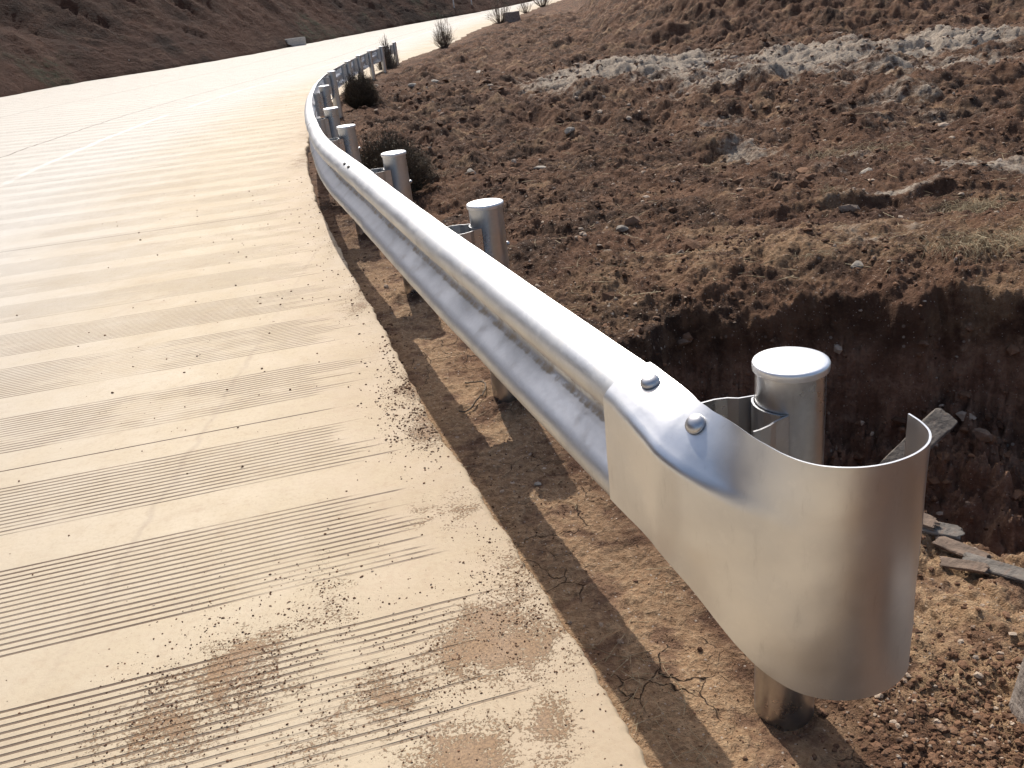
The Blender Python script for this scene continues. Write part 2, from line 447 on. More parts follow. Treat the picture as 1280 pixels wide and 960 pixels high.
    h = m.math('ADD', h, m.math('MULTIPLY', n3, .30)); h = m.math('ADD', h, m.math('MULTIPLY', n4, .12)); h = m.math('ADD', h, m.math('MULTIPLY', sf, .6))
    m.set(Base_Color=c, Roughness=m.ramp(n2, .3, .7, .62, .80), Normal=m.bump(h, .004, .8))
    m.bsdf.inputs['Specular IOR Level'].default_value = .30
    return m.m

def mat_galv(name, rough=.30, dirt=False, base=(.70, .715, .73), spangle=.5, dusty=.16, mott=.30):
    m = NT(name); p = m.pos()
    n1 = m.noise(p, 3.5, 5, .6); n2 = m.noise(p, 28., 4, .6)
    sv = m.node('ShaderNodeTexVoronoi', {'Vector': m.vmath('ADD', p, m.vmath('SCALE', m.noise(p, 20., 2, out=1), scale=.02)), 'Scale': 95.}); sc = m.sep(sv.outputs['Color'])
    c = m.mix(m.ramp(n1, .3, .7, 0, .55), base, tuple(x*.80 for x in base))
    c = m.mix(m.math('MULTIPLY', m.math('SUBTRACT', sc[0], .5), .16*spangle), c, (1, 1, 1))
    c = m.mix(m.ramp(n2, .55, .75, 0, .22), c, (.86, .86, .85))
    r = m.math('ADD', m.ramp(n1, .3, .7, rough-.05, rough+.09), m.math('MULTIPLY', sc[1], .08*spangle))
    met = 1.
    h = m.math('ADD', m.math('MULTIPLY', n1, 1.), m.math('MULTIPLY', n2, .14))
    c = m.mix(m.ramp(m.noise(m.vmath('MULTIPLY', p, (1., 1., .22)), 45., 5, .7), .55, .75, 0, mott), c, tuple(x*.62 for x in base))
    if dirt:
        d = m.sep(m.attr('dirt'))[0]
        df = m.ramp(m.math('ADD', m.math('MULTIPLY', d, 1.), m.math('MULTIPLY', m.math('SUBTRACT', m.noise(p, 16., 6, .7), .5), 1.5)), .42, .85, 0, .85)
        df = m.math('MULTIPLY', df, m.ramp(d, .0, .15))
        # light dust film
        dust = m.ramp(m.noise(p, 7., 6, .7), .52, .75, 0, .25)
        df = m.math('MAXIMUM', df, dust)
        c = m.mix(df, c, (.42, .33, .22)); met = m.math('SUBTRACT', 1., df); r = m.math('ADD', r, m.math('MULTIPLY', df, .4), clamp=True)
    else:
        dust = m.ramp(m.noise(p, 9., 4, .6), .50, .80, 0, dusty)
        c = m.mix(dust, c, (.40, .33, .25)); met = m.math('SUBTRACT', 1., dust); r = m.math('ADD', r, m.math('MULTIPLY', dust, .4))
    m.set(Base_Color=c, Roughness=r, Metallic=met, Normal=m.bump(h, .004, .35))
    return m.m

def mat_twig(name, a, b):
    m = NT(name); p = m.pos()
    c = m.mix(m.ramp(m.noise(p, 25., 3), .35, .65), a, b)
    m.set(Base_Color=c, Roughness=.85)
    return m.m

def mat_hill():
    m = NT('hillside_earth'); p = m.pos()
    n1 = m.noise(p, .11, 5, .6); n2 = m.noise(p, .5, 6, .65); n3 = m.noise(p, 2.6, 6, .7); n4 = m.noise(p, 9., 5, .7)
    c = m.mix(m.ramp(n2, .36, .62), (.027, .014, .010), (.062, .029, .019))
    c = m.mix(m.ramp(n1, .42, .60, 0, .8), c, (.080, .037, .023))
    g = m.math('MULTIPLY', m.ramp(m.noise(p, .16, 4, .6), .56, .66), m.ramp(n3, .38, .6))
    c = m.mix(m.math('MULTIPLY', g, .8), c, (.040, .044, .024))
    # diagonal layers and gullies
    lay = m.noise(m.vmath('MULTIPLY', p, (.35, .35, 1.6)), 1.3, 5, .6)
    c = m.mix(m.ramp(lay, .56, .70, 0, .55), c, (.13, .078, .052))
    c = m.mix(m.ramp(n4, .58, .75, 0, .5), c, (.15, .10, .072))
    c = m.mix(m.ramp(n3, .42, .28, 0, .6), c, (.03, .018, .014))
    m.set(Base_Color=c, Roughness=.95, Normal=m.bump(m.math('ADD', n3, m.math('MULTIPLY', n4, .4)), .5, .8))
    m.bsdf.inputs['Specular IOR Level'].default_value = .15
    return m.m

STAINS = [(-.95, 1.62, .28, .30, .6), (-.40, 1.62, .25, .22, .6), (-.05, 2.05, .18, .30, .6), (-.50, 4.1, .12, .3, .6), (-.43, 3.55, .16, .32, .95), (-.36, 3.10, .16, .30, .85), (-.80, 1.78, .30, .34, .72), (-.62, 2.0, .16, .30, .55), (-.12, 1.78, .32, .28, .98), (-.22, 1.42, .26, .20, .9), (-.02, 1.48, .14, .22, .7),
          (-1.05, 6.6, .35, .9, .62), (-1.35, 8.1, .35, 1.0, .7), (-.85, 5.0, .25, .7, .5), (-2.2, 11.6, .5, 1.8, .6), (-.25, 2.45, .25, .25, .45), (-.55, 1.5, .2, .2, .5), (-2.6, 15., .7, 3., .5)]

M_soil = mat_soil(); M_crumb = mat_crumb(); M_conc = mat_concrete(); M_hill = mat_hill()
M_beam = mat_galv('galvanised_beam', .44, dirt=True, base=(.58, .592, .605), spangle=.6, mott=.12)
M_term = mat_galv('galvanised_terminal', .36, base=(.71, .72, .73), spangle=.12, dusty=.04)
M_post = mat_galv('galvanised_post', .28, base=(.57, .575, .58), spangle=.8, dusty=.10)
M_cap = mat_galv('galvanised_cap', .42, base=(.80, .81, .83), spangle=.3)
M_bolt = mat_galv('galvanised_bolt', .36, base=(.55, .55, .56), spangle=.2)

# ------------------------------------------------------------------ road slab
def theta(y):
    return np.radians(np.interp(y, [-30, -5, 1.5, 2.3, 4, 8, 14, 20, 30, 45, 60, 75, 90, 110, 139], [26, 16, 11.4, 11.2, 9., 6.2, 5.0, 3.5, -3, -8, -11, -14, -17, -22, -28]))

def build_road():
    ys = np.concatenate([np.arange(-24, .8, .4), np.arange(.8, 2.8, .007), np.arange(2.8, 9, .015), np.geomspace(9, 134, 330)])
    ts = np.concatenate([[0, .008, .03, .08, .16, .3, .5, .8, 1.2], np.geomspace(1.7, 27, 34)])
    jag = .007*fbm(ys, ys*0+2., .09, 4, .7)-.008*np.maximum(0, fbm(ys, ys*0+12., .16, 3))+.003*fbm(ys, ys*0+22., .022, 2)+.02*fbm(ys, ys*0+7., .8, 3)
    jag = np.where(ys < 12, jag, jag*2)
    ex = edge_x(ys)+jag; th = theta(ys)
    X = ex[:, None]-np.cos(th)[:, None]*ts[None]; Y = ys[:, None]-np.sin(th)[:, None]*ts[None]
    Zz = Z(X, Y)
    Zz[:, 0] -= .008
    # side and underside of the slab edge
    n = len(ys)
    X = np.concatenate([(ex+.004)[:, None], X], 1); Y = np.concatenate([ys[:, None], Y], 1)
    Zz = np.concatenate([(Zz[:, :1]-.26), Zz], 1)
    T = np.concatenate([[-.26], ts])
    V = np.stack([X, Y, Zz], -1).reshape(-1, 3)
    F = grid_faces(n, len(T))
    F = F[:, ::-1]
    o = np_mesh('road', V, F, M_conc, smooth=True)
    uv = o.data.uv_layers.new(name='st')
    st = np.stack([np.broadcast_to(T[None], X.shape), np.broadcast_to(ys[:, None], X.shape)], -1).reshape(-1, 2)
    uv.data.foreach_set('uv', st[F.ravel()].astype(np.float32).ravel())
    tag(o, 'pale dusty concrete road with cut transverse grooves curving away to the right', 'road', kind='structure')
    # keep the arris crisp
    return o
road = build_road()
if road.data.polygons[5].normal.z < 0:
    road.data.flip_normals()

# ------------------------------------------------------------------ ground sheet
LIME = [(2.6, 19.8, 1.6, 3.2, -.35, 1.), (4.3, 19.0, 1.3, 2.8, -.3, .95), (4.6, 14.8, 1.7, 1.5, .2, .75), (6.4, 17.0, 2.0, 3.0, -.3, .8), (8.9, 17., 2.2, 2.4, -.2, .85), (7.2, 14.2, 1.8, 1.2, -.3, .7), (8.2, 13.2, 1.2, 1.0, 0, .7), (3.7, 16.5, 1.2, 1.3, .2, .7), (5.4, 12.2, 1.0, .6, .3, .55), (6.0, 14.2, 2.4, 2.0, -.3, .55), (7.4, 12.0, 1.8, 1.6, -.3, .5), (4.6, 9.2, 1.6, 1.2, .2, .36), (3.0, 6.35, .5, .10, .1, .75), (2.2, 5.2, .6, .3, 0, .42),
        (6.7, 12.6, 1.2, 1.2, -.3, .85), (2.65, 8.8, .38, .38, 0, .80), (4.0, 6.85, .55, .35, -.4, .85), (3.0, 10.8, 1.2, .9, .2, .5), (4.9, 10.4, 1.0, .8, 0, .5),
        (2.6, 7.2, .9, .5, .1, .35), (3.4, 7.8, .7, .4, .2, .4), (2.0, 5.6, .8, .3, .1, .35), (2.35, 4.9, .45, .2, .2, .45), (1.35, 5.9, .35, .25, 0, .25), (1.75, 16.5, .7, 2.0, -.2, .6), (5.6, 8.9, .6, .4, 0, .6), (1.6, 11., .5, .5, 0, .3)]
def lime_at(x, y):
    l = np.zeros_like(x)
    for (cx, cy, rx, ry, a, k) in LIME: l = np.maximum(l, k*gauss(x, y, cx, cy, rx, ry, a)*1.15)
    return l
def build_ground():
    fine = np.radians(np.linspace(-17, 50, 900))
    coarse = np.radians(np.linspace(50, 343, 90))[1:-1]
    ang = np.concatenate([fine, coarse])
    R = np.concatenate([np.geomspace(.15, .8, 14)[:-1], np.geomspace(.8, 60, 1560), np.geomspace(60, 420, 50)[1:]])
    A, RR = np.meshgrid(ang, R)
    X = RR*np.sin(A); Y = RR*np.cos(A)
    Xf = X.ravel(); Yf = Y.ravel()
    H = ground_h(Xf, Yf)
    far = ss(90, 130, np.hypot(Xf, Yf))
    H = H*(1-far)+far*2.
    H = np.where(Yf < -6, Z(Xf, Yf)-.35+.25*ss(0, .5, edge_d(Xf, Yf)), H)
    V = np.stack([Xf, Yf, H], -1)
    F = grid_faces(len(R), len(ang), wrap=True)
    # centre fan as a tiny disc of quads is not needed: close with one n-gon
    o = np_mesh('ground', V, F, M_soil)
    d = edge_d(Xf, Yf)
    n = fbm(Xf, Yf, .7, 4, off=50)
    lime = lime_at(Xf, Yf)
    tan = ss(.75, .2, d+.2*n)*(1-.8*ss(4, 9, Yf))
    tan = np.maximum(tan, 1.6*gauss(Xf, Yf, 1.25, 1.75, .45, .6))
    tan = np.maximum(tan, .75*gauss(Xf, Yf, 1.7, 5.05, 1.3, .45, .1))
    tan = np.maximum(tan, .55*gauss(Xf, Yf, .6, 4.7, .35, .5)); tan = np.maximum(tan, .8*gauss(Xf, Yf, 3.0, 4.6, .8, .35, -.2))
    tan = np.clip(tan, 0, 1)*(1-pit_mask(Xf, Yf))
    tan = np.maximum(tan, .55*ss(.05, .7, n)*ss(.8, 2, d)*(1-pit_mask(Xf, Yf)))
    pack = ss(.75, .3, d+.15*n)*(1-ss(5, 8, Yf))
    set_color(o, 'zone', np.clip(np.stack([lime, tan, pack], -1), 0, 1))
    tag(o, 'rough red-brown earth with clods, pale lime patches and a dark pit right of the road', 'ground', kind='structure')
    if o.data.polygons[20000].normal.z < 0: o.data.flip_normals()
    return o
ground = build_ground()

# ------------------------------------------------------------------ hillside along the far left edge of the road
LEFT = np.array([(-26, -30), (-24.5, 0), (-22.6, 14), (-20.6, 25), (-18.27, 35.7), (-17.3, 41.3), (-15.3, 45.6), (-12.84, 51.8), (-9.83, 61.5), (-5.25, 72.4), (1.2, 82.8), (5.3, 91.5), (8.5, 100.7), (16, 118), (30, 145)], float)
def build_hill():
    seg = np.hypot(*np.diff(LEFT, axis=0).T); s = np.concatenate([[0], np.cumsum(seg)])
    q = np.linspace(0, s[-1], 620)
    C = np.stack([_smooth_interp(s, LEFT[:, 0], q), _smooth_interp(s, LEFT[:, 1], q)], -1)
    Cs = np.stack([np.convolve(np.pad(C[:, k], 30, 'edge'), np.ones(61)/61, 'valid') for k in (0, 1)], -1)
    T = np.gradient(Cs, axis=0); T /= np.linalg.norm(T, axis=1)[:, None]
    N = np.stack([-T[:, 1], T[:, 0]], -1)
    C[:, 0] += .18*fbm(q, q*0, 2., 4)
    w = np.concatenate([[0, .05], np.geomspace(.2, 60, 150)])
    P = C[:, None]+N[:, None]*w[None, :, None]
    X, Y = P[..., 0], P[..., 1]
    Q = np.broadcast_to(q[:, None], X.shape); W = np.broadcast_to(w[None], X.shape)
    zb = np.broadcast_to(Z(C[:, 0], C[:, 1])[:, None], X.shape)
    h = .12*ss(0, .15, W)+1.05*np.minimum(W, 16)+.25*np.maximum(W-16, 0)
    steep = 1+.30*fbm(Q, W, 14, 2, off=3)
    h = h*steep
    k = ss(0, 3, W)
    h = h+k*(.55*fbm(Q+W*.8, W, 8., 4, off=60)+.16*billow(Q+W*.9, W*.6, 1.8, 5, .6, off=61))+.08*billow(Q, W, .7, 4, off=62)*ss(0, 1, W)
    Zz = zb-.15+np.maximum(h, 0)*1.
    V = np.stack([X, Y, Zz], -1).reshape(-1, 3)
    o = np_mesh('hillside', V, grid_faces(len(q), len(w)), M_hill)
    if o.data.polygons[60000].normal.z < 0: o.data.flip_normals()
    tag(o, 'dark brown cut hillside in shade beyond the far edge of the road', 'hillside', kind='structure')
    return C, N, q
HC, HN, HQ = build_hill()

# ------------------------------------------------------------------ guardrail
class Path:
    """smooth curve through the post centres, with the straight run prolonged towards the viewer"""
    def __init__(s):
        a = (POSTS[0]-POSTS[1]); a = a/np.linalg.norm(a)
        P = np.vstack([POSTS[0]+a*1.2, POSTS, POSTS[-1]+(POSTS[-1]-POSTS[-2])*.4])
        u = np.concatenate([[0], np.cumsum(np.hypot(*np.diff(P, axis=0).T))])
        q = np.linspace(0, u[-1], 6000)
        x = _smooth_interp(u, P[:, 0], q); y = _smooth_interp(u, P[:, 1], q)
        ker = np.ones(121)/121
        xs = np.convolve(np.pad(x, 60, 'edge'), ker, 'valid'); ys = np.convolve(np.pad(y, 60, 'edge'), ker, 'valid')
        w = ss(0, 60, np.arange(6000))*ss(0, 60, np.arange(6000)[::-1])
        x = x*(1-w)+xs*w; y = y*(1-w)+ys*w
        l = np.concatenate([[0], np.cumsum(np.hypot(np.diff(x), np.diff(y)))])
        s.x, s.y = x, y
        i0 = np.argmin(np.hypot(x-POSTS[0][0], y-POSTS[0][1]))
        s.l = l-l[i0]
    def at(s, l):
        return np.stack([np.interp(l, s.l, s.x), np.interp(l, s.l, s.y)], -1)
    def frame(s, l):
        c = s.at(l); t = s.at(np.asarray(l)+.05)-s.at(np.asarray(l)-.05); t = t/np.linalg.norm(t, axis=-1, keepdims=True)
        n = np.stack([-t[..., 1], t[..., 0]], -1)
        return c, t, n
    def loc(s, p):
        return s.l[np.argmin(np.hypot(s.x-p[0], s.y-p[1]))]
PATH = Path()
RAIL_BACK = .165; ZC = .510

rail = empty('guardrail', (POSTS[0][0], POSTS[0][1], -.1), 'galvanised steel guardrail with double-wave beam on round posts curving along the road edge', 'guardrail')
rail_off = Vector(rail.location)
def part(o, parent=rail):
    o.parent = parent
    o.matrix_parent_inverse = Matrix.Identity(4)
    return o
def rel(V, org=None):
    return np.asarray(V)-np.array(org if org is not None else rail_off)

# W profile: (outward, z)
def w_profile(n=56):
    K = np.array([(0.0, .155), (.006, .153), (.020, .1475), (.040, .139), (.058, .1265), (.0695, .1105), (.0725, .094), (.069, .078), (.056, .062), (.036, .048), (.016, .038), (.005, .030), (.001, .022), (0., .012), (0, 0)])
    L = np.array([(0., -.012), (.001, -.022), (.006, -.029), (.022, -.041), (.042, -.0565), (.060, -.0715), (.070, -.085), (.0735, -.098), (.0715, -.112), (.062, -.1275), (.045, -.1395), (.024, -.148), (.006, -.153), (0., -.155)])
    K = np.vstack([K, L])*[1.42, 1.30]
    u = np.concatenate([[0], np.cumsum(np.hypot(*np.diff(K, axis=0).T))])
    q = np.linspace(0, u[-1], n)
    return np.stack([_smooth_interp(u, K[:, 0], q), _smooth_interp(u, K[:, 1], q)], -1)

def shell(P, th):
    """P: grid (n,m,3) outer surface; returns closed shell with thickness th to the back"""
    du = np.gradient(P, axis=0); dv = np.gradient(P, axis=1)
    N = np.cross(du, dv); N /= np.linalg.norm(N, axis=2)[..., None]+1e-12
    Q = P+N*th
    n, m = P.shape[:2]
    V = np.concatenate([P.reshape(-1, 3), Q.reshape(-1, 3)])
    F1 = grid_faces(n, m); F2 = grid_faces(n, m)[:, ::-1]+n*m
    idx = np.arange(n*m).reshape(n, m)
    b = np.concatenate([idx[0, :], idx[1:, -1], idx[-1, -2::-1], idx[-2:0:-1, 0]])
    b2 = np.roll(b, -1)
    F3 = np.stack([b2, b, b+n*m, b2+n*m], -1)
    return V, np.concatenate([F1, F2, F3])

def sharp_edges(o, ang=40):
    o.data.set_sharp_from_angle(angle=radians(ang))

def beam_section(l0, l1, push):
    ls = np.arange(l0, l1+.001, .05 if l0 < 12 else .12)
    c, t, n = PATH.frame(ls)
    pr = w_profile()
    o_ = RAIL_BACK+pr[:, 0]+push
    P = np.zeros((len(ls), len(pr), 3))
    wav = .0022*fbm(ls*1., ls*0+3, .6, 3)
    P[..., :2] = c[:, None]+n[:, None]*(o_[None, :, None]+wav[:, None, None])
    P[..., 2] = ZC+pr[None, :, 1]+.0016*fbm(ls, ls*0+9, .5, 2)[:, None]
    P[..., 2] += Z(P[..., 0], P[..., 1])
    V, F = shell(P, -.004)
    # make sure thickness goes to the back
    o = np_mesh('rail_beam', rel(V), F, M_beam, rail)
    dirt = .50*np.exp(-((pr[:, 1]+.013)/.028)**2)+.70*np.exp(-((pr[:, 1]-.091)/.010)**2)+.55*np.exp(-((pr[:, 1]+.042)/.008)**2)+.75*np.exp(-((pr[:, 1]+.165)/.026)**2)
    D = np.broadcast_to(dirt[None], (len(ls), len(pr))).ravel()
    D = np.concatenate([D, D*.6])
    set_color(o, 'dirt', np.stack([D, D, D], -1))
    sharp_edges(o, 50)
    return o

lens = [PATH.loc(p) for p in POSTS]
cuts = [.262, lens[2], lens[4], lens[5]+.3, lens[6]+.3, lens[7]+.3, lens[9], lens[11]+.35]
def slot_head(loc, nrm, up, name='slot_hole'):
    pass

def dome_bolt(loc, nrm, parent, r=.0175, h=.011, washer=True, mat=None, org=None):
    nrm = np.asarray(nrm, float); nrm /= np.linalg.norm(nrm)
    ref = np.array([0, 0, 1.]) if abs(nrm[2]) < .9 else np.array([1., 0, 0])
    a = np.cross(nrm, ref); a /= np.linalg.norm(a); b = np.cross(nrm, a)
    prof = [(r*.55, -.012), (r*.62, 0.0005), (r*.98, .0010), (r*1.0, .0035)]+[(r*cos(q), .0035+h*sin(q)) for q in np.linspace(.15, pi/2*.96, 7)]
    k = 28; V = []; ang = np.arange(k)/k*2*pi
    for (rr, hh) in prof:
        V.append(loc+nrm*hh+rr*(np.cos(ang)[:, None]*a+np.sin(ang)[:, None]*b))
    V = np.concatenate(V); F = grid_faces(len(prof), k, wrap=True).tolist(); F.append(list(range((len(prof)-1)*k, len(prof)*k)))
    o = link_mesh('bolt', rel(V, org), F, mat or M_bolt, parent)
    sharp_edges(o, 55)
    return o

BEAMS = []
for i in range(len(cuts)-1):
    BEAMS.append(beam_section(cuts[i]-(0 if i == 0 else .16), cuts[i+1], -.0045*(i % 2) - (0 if i else .0)))

def surf_on_beam(l, zrel):
    pr = w_profile(200)
    i = np.argmin(np.abs(pr[:100, 1]-zrel)); o_, z_ = pr[i]
    tn = pr[i+1]-pr[i-1]; nr = np.array([-tn[1], tn[0]]); nr /= np.linalg.norm(nr)
    if nr[0] < 0: nr = -nr
    c, t, n = PATH.frame(np.array(l))
    p = np.array([*(c+n*(RAIL_BACK+o_)), ZC+z_]); nn = np.array([*(n*nr[0]), nr[1]])
    return p, nn
# open splice slots seen on the crest beside the third post (dark oval recesses with a thin raised lip)
M_hole = NT('dark_slot'); M_hole.set(Base_Color=(.01, .01, .012), Roughness=.9); M_hole = M_hole.m
def slot(l, zrel, par):
    p, nn = surf_on_beam(l, zrel)
    c, t, n = PATH.frame(np.array(l)); t3 = np.array([*t, 0]); b = np.cross(nn, t3)
    k = 20; ang = np.arange(k)/k*2*pi
    V = [p+nn*.0035+.024*np.cos(q)*t3+.010*np.sin(q)*b for q in ang]+[p-nn*.003+.024*np.cos(q)*t3+.010*np.sin(q)*b for q in ang]
    F = [list(range(k))]+[[i, (i+1) % k, (i+1) % k+k, i+k] for i in range(k)]
    link_mesh('slot_hole', rel(V), F, M_hole, par, smooth=False)
l3 = lens[2]
slot(l3+.40, .178, BEAMS[1]); slot(l3+.56, .178, BEAMS[1])

# posts with caps, spacer brackets ---------------------------------------
def lathe(prof, k=48):
    ang = np.arange(k)/k*2*pi
    V = np.concatenate([np.stack([r*np.cos(ang), r*np.sin(ang), np.full(k, z)], -1) for r, z in prof])
    return V, grid_faces(len(prof), k, wrap=True)

def make_post(p, i):
    zg = float(Z(*p))
    lean = radians(random.uniform(-.5, .5))
    base = np.array([p[0], p[1], zg])
    V, F = lathe([(POST_R-.004, -.35), (POST_R, -.35), (POST_R, POST_TOP-.006), (POST_R-.004, POST_TOP-.006)])
    o = link_mesh('post', V+base-np.array(rail_off), F.tolist(), M_post, rail); sharp_edges(o, 40)
    zt = POST_TOP
    R = POST_R+.0065
    prof = [(R-.003, zt-.014), (R-.001, zt-.0155), (R, zt-.008), (R+.0003, zt-.003), (R-.0012, zt+.001), (R-.006, zt+.0030), (R*.7, zt+.0045), (R*.3, zt+.0052), (.002, zt+.0055)]
    V, F = lathe(prof, 56)
    F = F.tolist(); F.append(list(range((len(prof)-1)*56, len(prof)*56)))
    c = link_mesh('post_cap', V+base-np.array(rail_off), F, M_cap, o); sharp_edges(c, 60)
    return o

def make_block(p, l, i):
    c, t, n = PATH.frame(np.array(l))
    th = .0045
    # open sheet bracket outline, (along, outward)
    K = [(-.088, .163), (-.088, .125), (-.080, .098), (-.066, .080)]
    for q in np.radians(np.linspace(143, 37, 9)):
        K.append((cos(q)*(POST_R+.003), sin(q)*(POST_R+.003)))
    K += [(.066, .080), (.080, .098), (.088, .125), (.088, .163)]
    K = np.array(K)
    if i == 0:
        K[0, 1] = .140; K[-1, 1] = .160; K[0, 0] = K[1, 0] = -.080; K[2, 0] = -.074
    d = np.gradient(K, axis=0); d /= np.linalg.norm(d, axis=1)[:, None]
    K2 = K+np.stack([d[:, 1], -d[:, 0]], -1)*-th
    zb = .40; zt = .698
    k = len(K)
    def pt(a, o_, z): return (*(np.array(p)+t*a+n*o_), z+float(Z(*p)))
    V = []
    for z in (zb, zt):
        for q in K: V.append(pt(q[0], q[1], z))
        for q in K2: V.append(pt(q[0], q[1], z))
    F = []
    for j in range(k-1):
        F.append([j, j+1, j+1+2*k, j+2*k]); F.append([k+j+1, k+j, k+j+2*k, k+j+1+2*k])
        F.append([j+2*k, j+1+2*k, k+j+1+2*k, k+j+2*k]); F.append([j+1, j, k+j, k+j+1])
    F.append([0, 2*k, 3*k, k]); F.append([k-1, 2*k-1, 4*k-1, 3*k-1])
    o = link_mesh('spacer_block', rel(V), F, M_post, rail, smooth=False)
    # bolt through the post, its end shows on the far side
    b = np.array(pt(0, -POST_R-.002, .60)); dome_bolt(b, -np.array([*n, 0]), o, r=.011, h=.010)
    return o

for i, p in enumerate(POSTS):
    make_post(p, i); make_block(p, lens[i], i)

# end terminal: the beam flattens into a sheet that wraps round the first post ----
def build_terminal():
    P1 = POSTS[0]
    c, a, n = PATH.frame(np.array(0.)); 
    K = np.array([(.30, .287), (.2, .287), (.12, .286), (.06, .286), (0., .272), (-.05, .250), (-.10, .226), (-.15, .199), (-.195, .172), (-.232, .143), (-.262, .110), (-.287, .070), (-.300, .025), (-.301, -.020), (-.292, -.062), (-.274, -.098), (-.246, -.126), (-.210, -.142), (-.170, -.148)])
    u = np.concatenate([[0], np.cumsum(np.hypot(*np.diff(K, axis=0).T))])
    q = np.linspace(0, u[-1], 150)
    fa = _smooth_interp(u, K[:, 0], q); fo = _smooth_interp(u, K[:, 1], q)
    T = np.stack([np.gradient(fa), np.gradient(fo)], -1); T /= np.linalg.norm(T, axis=1)[:, None]
    Nv = np.stack([-T[:, 1], T[:, 0]], -1)          # points outward? fix sign below
    if Nv[0, 1] < 0: Nv = -Nv
    s = q
    sa = np.interp
    # bottom edge height against distance along the face
    zb = sa(s, [0, .10, .24, .30, .36, .42, .47, .53, .60, u[-1]], [.388, .388, .384, .360, .312, .255, .210, .178, .166, .166])
    ker = np.ones(15)/15; zb = np.convolve(np.pad(zb, 7, 'edge'), ker, 'valid')
    # how far the top flange still leans back
    back = sa(s, [0, .15, .30, .42, .50, .58, u[-1]], [.124, .122, .108, .064, .026, 0, 0])
    back = np.convolve(np.pad(back, 10, 'edge'), np.ones(21)/21, 'valid')
    drop = sa(s, [0, .12, .30, .42, .55, u[-1]], [.055, .066, .100, .125, .14, .14])   # vertical extent of the flange
    ztop = sa(s, [0, .3, .5, .6, .8, u[-1]], [.718, .715, .706, .700, .698, .698])
    m = 44
    P = np.zeros((len(q), m, 3))
    for i in range(len(q)):
        zc = ztop[i]-drop[i]
        nf = 22
        face = [(0., z) for z in np.linspace(zb[i], zc-.012, nf)]
        # rounded crease then flange
        b = back[i]; ang = math.atan2(drop[i], b)    # slope of the flange
        bg_ = .016*(1-ss(.0, .30, s[i])); nl = math.hypot(b, drop[i])+1e-6
        fl = [(-b*k+drop[i]/nl*bg_*sin(pi*k), zc+drop[i]*k+b/nl*bg_*sin(pi*k)) for k in np.linspace(.20, 1, 14)]
        p0 = np.array(face[-1]); p1 = np.array([0., zc+.004]); p2 = np.array(fl[0])
        cr = [tuple((1-k)**2*p0+2*k*(1-k)*p1+k*k*p2) for k in np.linspace(0, 1, m-nf-14+2)[1:-1]]
        prof = face+cr+fl
        bul = .0
        for j, (o_, z) in enumerate(prof):
            pa = fa[i]+Nv[i, 0]*o_; po = fo[i]+Nv[i, 1]*o_
            xy = P1+a*pa+n*po
            P[i, j] = (*xy, z)
    # gentle dents
    dent = .0030*fbm(np.broadcast_to(q[:, None], P.shape[:2]), P[..., 2], .22, 3, off=2)
    P[..., :2] += dent[..., None]*n
    V, F = shell(P, .004)
    V1, _ = shell(P, -.004)
    # choose the sign that puts the thickness on the inside
    cen = P.reshape(-1, 3).mean(0)
    if np.linalg.norm(V[len(V)//2:][:6000:50]-[P1[0], P1[1], .5], axis=1).mean() > np.linalg.norm(V1[len(V1)//2:][:6000:50]-[P1[0], P1[1], .5], axis=1).mean(): V = V1
    o = np_mesh('end_terminal', rel(V), F, M_term, rail)
    sharp_edges(o, 55)
    # two dome bolts on the flange
    for aa in (.215, .005):
        i = np.argmin(np.abs(fa-aa)); j = m-1-5
        p = P[i, j]; nn = np.cross(P[i+2, j]-P[i-2, j], P[i, j+1]-P[i, j-1])
        if nn[2] < 0: nn = -nn
        dome_bolt(p, nn, o, r=.0225, h=.0145)
    return o
build_terminal()

